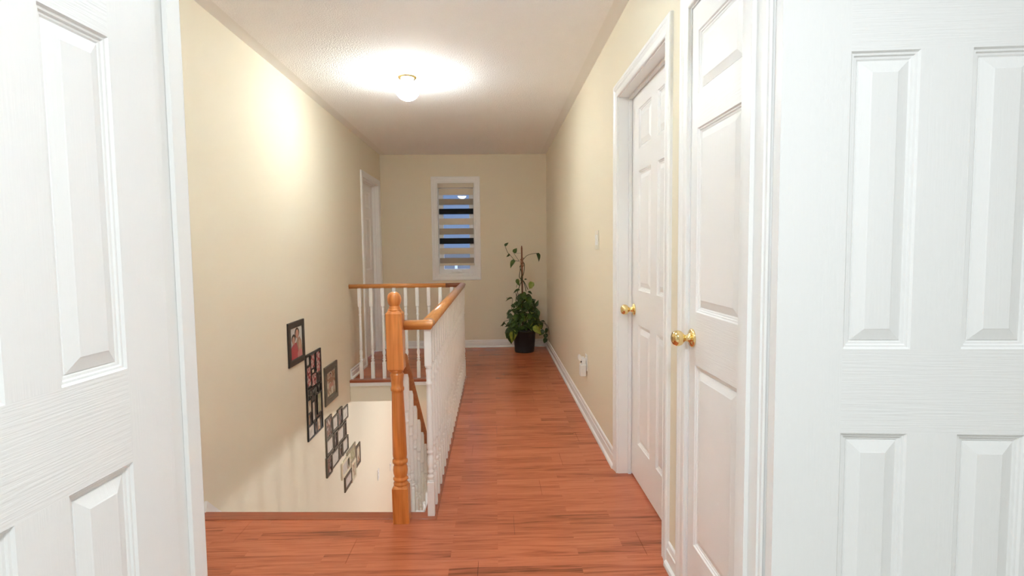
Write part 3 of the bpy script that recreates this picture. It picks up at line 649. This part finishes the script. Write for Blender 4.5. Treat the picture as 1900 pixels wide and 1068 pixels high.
plate('light_switch', XL, 1, 6.50, -1.395, 0.080, 0.125, 'white light switch low on the left wall downstairs', 'switch', 1, 'plastic')
plate('light_switch', XL, 1, 7.25, -1.60, 0.060, 0.10, 'small thermostat plate beyond the light switch downstairs', 'switch', 1, 'plastic')
t = empty('wall_outlet', (XR, 4.036, 0.355), 'white wall outlet low on the right wall', 'outlet')
b = MB(); b.box(XR-0.0005, XR-0.006, 4.000, 4.072, 0.352, 0.470); b.build('cover_plate', M['plastic'], t, 0.002)
for z in (0.385, 0.435):
    b = MB(); b.box(XR-0.0062, XR-0.009, 4.019, 4.053, z-0.014, z+0.014); b.build('socket', M['plastic'], t, 0.003)
t = empty('plug_adapter', (XR-0.03, 4.03, 0.31), 'white plug adapter stuck in the wall outlet', 'adapter')
b = MB(); b.box(XR-0.052, XR-0.0098, 4.004, 4.066, 0.312, 0.398); b.build('body', M['plastic'], t, 0.005)
b = MB(); b.box(XR-0.040, XR-0.0098, 4.016, 4.056, 0.3985, 0.440); b.build('plug', M['plastic'], t, 0.004)
b = MB(); b.grid([[(XR-0.052+0.012*math.cos(a)*k2, 4.020+j, 0.446+0.022*math.sin(a)*1.0) for a in [2*PI*q/10 for q in range(10)]] for j, k2 in ((0, 1), (0.036, 1))], 0, True, True, True); b.box(XR-0.048, XR-0.022, 4.022, 4.05, 0.438, 0.452); b.build('sensor_head', M['plastic'], t)
b = MB(); b.box(XR-0.049, XR-0.040, 4.0145, 4.0165, 0.414, 0.424); b.build('lens', M['darkgap'], t)

# ------------------------------------------------------------------ potted vine
PX, PY = 0.357, 6.74
t = empty('potted_vine', (PX, PY, 0), 'dark pot with a trailing green vine tied to a brown stake in the corner', 'plant')
b = MB(); b.lathe([(0.0, 0.001), (0.113, 0.001), (0.118, 0.006), (0.120, 0.03), (0.136, 0.245), (0.142, 0.247), (0.145, 0.255), (0.145, 0.280), (0.142, 0.284), (0.136, 0.280), (0.131, 0.25), (0.0, 0.25)], PX, PY, 0, 40); b.build('pot', M['pot'], t)
b = MB(); b.lathe([(0.0, 0.251), (0.130, 0.251), (0.120, 0.262), (0.06, 0.268), (0.0, 0.270)], PX, PY, 0, 24); b.build('soil', M['soil'], t)
b = MB(); b.tube([(PX-0.02, PY, 0.26), (PX-0.021, PY, 0.9), (PX-0.023, PY, 1.26), (PX-0.023, PY, 1.29)], [0.009, 0.011, 0.010, 0.004], 8); b.build('stake', M['stake'], t)
b = MB(); b.tube([(PX-0.02+0.019*math.cos(a), PY+0.019*math.sin(a), 1.075+0.05*math.sin(a*0.6)+a*0.0012) for a in [i*0.5 for i in range(40)]], 0.004, 5); b.build('tie', M['twig'], t)
def leaf_mesh_(L, Wd, fold, curl, mt):
    b = MB(); n = 8; prof = [0.0, 0.66, 0.95, 1.0, 0.92, 0.76, 0.54, 0.27, 0.0]
    rows = []
    for i in range(n+1):
        u = i/n; xx = L*u; wv = Wd*0.5*prof[i]; zc = -curl*L*u*u; back = -0.10*L if i == 1 else 0.0
        rows.append([(xx+back, -wv, zc+fold*wv*0.9), (xx+back*0.2, -wv*0.5, zc+fold*wv*0.25), (xx, 0, zc), (xx+back*0.2, wv*0.5, zc+fold*wv*0.25), (xx+back, wv, zc+fold*wv*0.9)])
    b.grid(rows, 0, False, True); return b.mesh('leaf', [mt], fix=True)
LM = {}
for key, mt in (('g', 'leaf'), ('d', 'leaf_d'), ('y', 'leaf_y')):
    LM[key] = [leaf_mesh_(1.0, 0.72, 0.35, 0.22, M[mt]), leaf_mesh_(1.0, 0.62, 0.5, 0.5, M[mt]), leaf_mesh_(1.0, 0.80, 0.2, 0.12, M[mt])]
def add_leaf(p, d, n, L, key, v=0):
    d = Vector(d).normalized(); n = Vector(n); s = n.cross(d)
    if s.length < 1e-3: s = Vector((1, 0, 0)).cross(d)
    s.normalize(); n = d.cross(s)
    mx = Matrix((d, s, n)).transposed().to_4x4() @ Matrix.Scale(L, 4); mx.translation = Vector(p)-Vector((PX, PY, 0))
    over = max((mx @ v.co).x for v in LM[key][v].vertices)-(XR-PX-0.028)
    if over > 0: mx.translation.x -= over
    o = bpy.data.objects.new('leaf', LM[key][v]); C.objects.link(o); o.parent = t; o.matrix_local = mx
    return o
def P(px, pz, dy=0.0): return Vector((PX+(px-973)/153.0, PY+dy, (653.5-pz)/152.5))
def A(x, y): return (925+x/8.9, 440+y/8.9)
def B(x, y): return (925+x/8.22, 530+y/8.22)
def vine(pts, dys, r=0.0035):
    ps = [P(p[0], p[1], d) for p, d in zip(pts, dys)]
    out = []
    for i in range(len(ps)-1):
        p0, p1, p2, p3 = ps[max(i-1, 0)], ps[i], ps[i+1], ps[min(i+2, len(ps)-1)]
        for q in range(4):
            u = q/4; out.append(0.5*((2*p1)+(-p0+p2)*u+(2*p0-5*p1+4*p2-p3)*u*u+(-p0+3*p1-3*p2+p3)*u**3))
    out.append(ps[-1]); b = MB(); b.tube(out, r, 5); b.build('vine_stem', M['vine'], t)
vine([A(355, 400), A(285, 392), A(250, 355), A(200, 295), A(160, 250), A(122, 150)], [-.01, -.03, -.04, -.05, -.05, -.06], 0.0028)
vine([A(350, 395), A(310, 340), A(262, 265)], [-.01, -.02, -.03], 0.0022)
vine([A(405, 400), A(470, 320), A(560, 284), A(640, 276)], [-.01, -.02, -.04, -.05], 0.003)
vine([A(280, 270), A(385, 270)], [-.03, -.012], 0.0012)
vine([A(400, 420), A(436, 450), A(425, 590), A(395, 690), A(430, 760), A(460, 900)], [-.012, -.02, -.025, -.015, -.02, -.03], 0.0045)
vine([A(375, 460), A(365, 560), A(352, 660), A(385, 720), A(345, 830), A(300, 970), A(290, 1060)], [-.014, -.02, -.03, -.02, -.03, -.04, -.04], 0.0045)
vine([A(360, 480), A(390, 600), A(380, 690), A(430, 740), A(490, 870)], [-.02, -.026, -.02, -.02, -.03], 0.004)
vine([A(380, 700), A(390, 900), A(370, 1010), A(320, 1045), A(310, 980), A(370, 935)], [-.02, -.03, -.03, -.04, -.04, -.03], 0.003)
vine([A(300, 830), A(330, 740), A(380, 720)], [-.05, -.03, -.02], 0.0025)
vine([A(270, 880), A(300, 980), A(290, 1060)], [-.05, -.04, -.04], 0.0022)
vine([B(120, 185), B(212, 187), B(205, 290), B(203, 370)], [-.06, -.06, -.05, -.04], 0.0025)
vine([B(115, 415), B(160, 385), B(212, 372)], [-.08, -.07, -.05], 0.0022)
vine([B(290, 250), B(240, 290), B(230, 360)], [-.04, -.05, -.05], 0.0045)
vine([B(60, 605), B(85, 535), B(150, 515), B(210, 450)], [-.10, -.09, -.08, -.06], 0.0025)
vine([B(85, 540), B(120, 590), B(185, 620), B(260, 640)], [-.09, -.09, -.10, -.10], 0.0042)
vine([B(225, 370), B(340, 375), B(440, 380), B(530, 370)], [-.12, -.14, -.13, -.11], 0.003)
vine([B(290, 570), B(340, 590), B(380, 545), B(430, 490), B(445, 420)], [-.13, -.15, -.15, -.14, -.12], 0.003)
vine([B(450, 520), B(500, 520), B(545, 585)], [-.13, -.14, -.15], 0.0028)
vine([B(560, 600), B(650, 560), B(720, 600), B(745, 700), B(720, 800)], [-.08, -.06, -.05, -.05, -.05], 0.0028)
vine([B(700, 560), B(760, 640), B(770, 760)], [-.03, -.02, -.02], 0.0025)
vine([B(300, 660), B(360, 690), B(440, 690), B(520, 660)], [-.146, -.150, -.150, -.146], 0.003)
vine([B(465, 690), B(470, 610), B(500, 540)], [-.148, -.15, -.13], 0.0026)
def HL(p0, p1, key, v=0, nrm=(0.1, -1, 0.45), dy0=-0.05, dy1=-0.07, k=1.0):
    a, c = P(*p0, dy0), P(*p1, dy1); add_leaf(a, c-a, nrm, (c-a).length*k, key, v)
HL(A(118, 150), A(165, 100), 'd', 1); HL(A(190, 280), A(160, 330), 'd', 1, (0.8, -1, 0)); HL(A(262, 262), A(312, 190), 'g', 2)
HL(A(280, 385), A(182, 480), 'g', 1, (-0.4, -1, 0.9)); HL(A(640, 276), A(705, 388), 'd', 1, (0.7, -1, 0.6))
HL(A(320, 690), A(325, 800), 'g', 1, (-0.6, -1, 0.1)); HL(A(355, 870), A(248, 878), 'd', 1, (0, -0.5, 1)); HL(A(560, 740), A(515, 860), 'y', 2, (0.2, -1, 0.2), k=0.95); HL(A(545, 745), A(545, 850), 'y', 2, (-0.1, -1, 0.3))
HL(A(490, 900), A(560, 930), 'd', 0, (0, -0.6, 1)); HL(A(435, 700), A(465, 690), 'd', 1)
HL(B(215, 190), B(115, 185), 'd', 1, (0, -.3, 1), k=1.0); HL(B(200, 285), B(262, 330), 'd', 2, (0.2, -1, 0.7)); HL(B(205, 372), B(112, 412), 'd', 1, (0, -.5, 1))
HL(B(208, 430), B(125, 480), 'd', 2, (0.1, -1, 0.5), -.09, -.12); HL(B(225, 500), B(150, 560), 'g', 2, (-.1, -1, .6), -.10, -.13); HL(B(82, 545), B(55, 615), 'd', 1, (0.9, -.6, .2))
HL(B(180, 640), B(92, 690), 'd', 0, (-.2, -1, .5), -.12, -.15); HL(B(160, 660), B(100, 765), 'g', 1, (-.4, -1, .3), -.12, -.15); HL(B(185, 650), B(160, 865), 'd', 1, (-.3, -1, .2), -.13, -.17, 0.95); HL(B(210, 660), B(215, 830), 'y', 1, (.2, -1, .2), -.14, -.18); HL(B(245, 665), B(240, 800), 'g', 1, (.5, -1, .2), -.13, -.16)
HL(B(540, 585), B(612, 735), 'y', 1, (-.5, -1, .15), -.17, -.19, 1.0); HL(B(560, 370), B(610, 470), 'g', 2, (.1, -1, .4), -.08, -.1, 1.1); HL(B(560, 310), B(612, 235), 'd', 1, (.4, -1, .3))
HL(B(720, 800), B(690, 885), 'd', 2, (0, -1, .1), -.05, -.05); HL(B(765, 740), B(775, 815), 'd', 2, (.2, -1, .1), -.02, -.02); HL(B(705, 740), B(700, 800), 'd', 2, (.2, -1, .1)); HL(B(740, 650), B(735, 730), 'd', 1, (.2, -1, .1)); HL(B(690, 680), B(610, 745), 'd', 0, (0, -1, .6), -.08, -.1)
rnd = random.Random(11)
for i in range(150):
    if i >= 104:
        z = rnd.uniform(0.29, 0.66); wm = 0.135*(1-(z-0.29)/0.5)+0.02; xx = rnd.uniform(-wm, wm); p = Vector((PX+0.01+xx+(z-0.3)*0.03, PY-rnd.uniform(0.05, 0.13), z))
    elif i < 74:
        z = rnd.uniform(0.30, 0.72); wmax = 0.165*(1-((z-0.30)/0.62)**1.3)
        a = rnd.uniform(-PI, PI); rr = wmax*math.sqrt(rnd.uniform(0.15, 1)); p = Vector((PX+0.0+rr*math.cos(a)+(z-0.3)*0.03, PY+rr*math.sin(a)*0.9, z))
    elif i < 92:
        p = Vector((PX+rnd.uniform(0.12, 0.20), PY+rnd.uniform(-.10, 0.08), rnd.uniform(0.30, 0.42)))
    else:
        p = Vector((PX-rnd.uniform(0.03, 0.16), PY+rnd.uniform(-.12, 0.02), rnd.uniform(0.28, 0.40)))
    dx = p.x-PX; dyv = p.y-PY
    d = Vector(((dx*3 if dx < 0.1 else 0.1)+rnd.uniform(-.35, .35), dyv*3-0.35+rnd.uniform(-.3, .3), rnd.uniform(-0.75, 0.15)))
    add_leaf(p, d, (dx*1.5+rnd.uniform(-.3, .3), -0.8+rnd.uniform(-.3, .3), 0.9), rnd.uniform(0.065, 0.105), rnd.choice('gddggd' if i % 9 else 'y'), rnd.randrange(3))
for i in range(9):
    a = rnd.uniform(0, 2*PI); x0, y0 = PX+0.05*math.cos(a), PY+0.05*math.sin(a); x1, y1 = PX+0.11*math.cos(a), PY+0.10*math.sin(a)
    b = MB(); b.tube([(x0, y0, 0.262), (x0+0.01, y0, 0.34), (x1, y1, 0.42), (x1*0.6+PX*0.4, y1*0.6+PY*0.4, 0.56+0.02*i)], 0.003, 5); b.build('vine_stem', M['vine'], t)

# ------------------------------------------------------------------ outdoors at dusk: neighbouring house seen through the window
t = empty('neighbour_house', (-1.0, 14.0, -2.8), 'grey neighbouring house behind the window at dusk', 'house')
b = MB(); b.box(-7, 4, 13.0, 19, -2.8, 1.25); b.build('wall', M['siding'], t)
b = MB(); b.grid([[(-7.3, 12.7, 1.25), (-7.3, 19.3, 1.25), (-7.3, 16, 2.9)], [(4.3, 12.7, 1.25), (4.3, 19.3, 1.25), (4.3, 16, 2.9)]], 0, True, False, True); b.build('roof', M['roof'], t)
for x in (-1.6, -0.55):
    b = MB(); frame_boxes(b, x, x+0.75, 0.30, 1.05, 0.06, 12.95, 12.999); b.build('window', M['white'], t)
b = MB(); b.box(-30, 30, 10.15, 60, -2.9, -2.8); tag(b.build('ground', M['ground']), 'dark lawn outside below the window', 'ground', kind='structure')
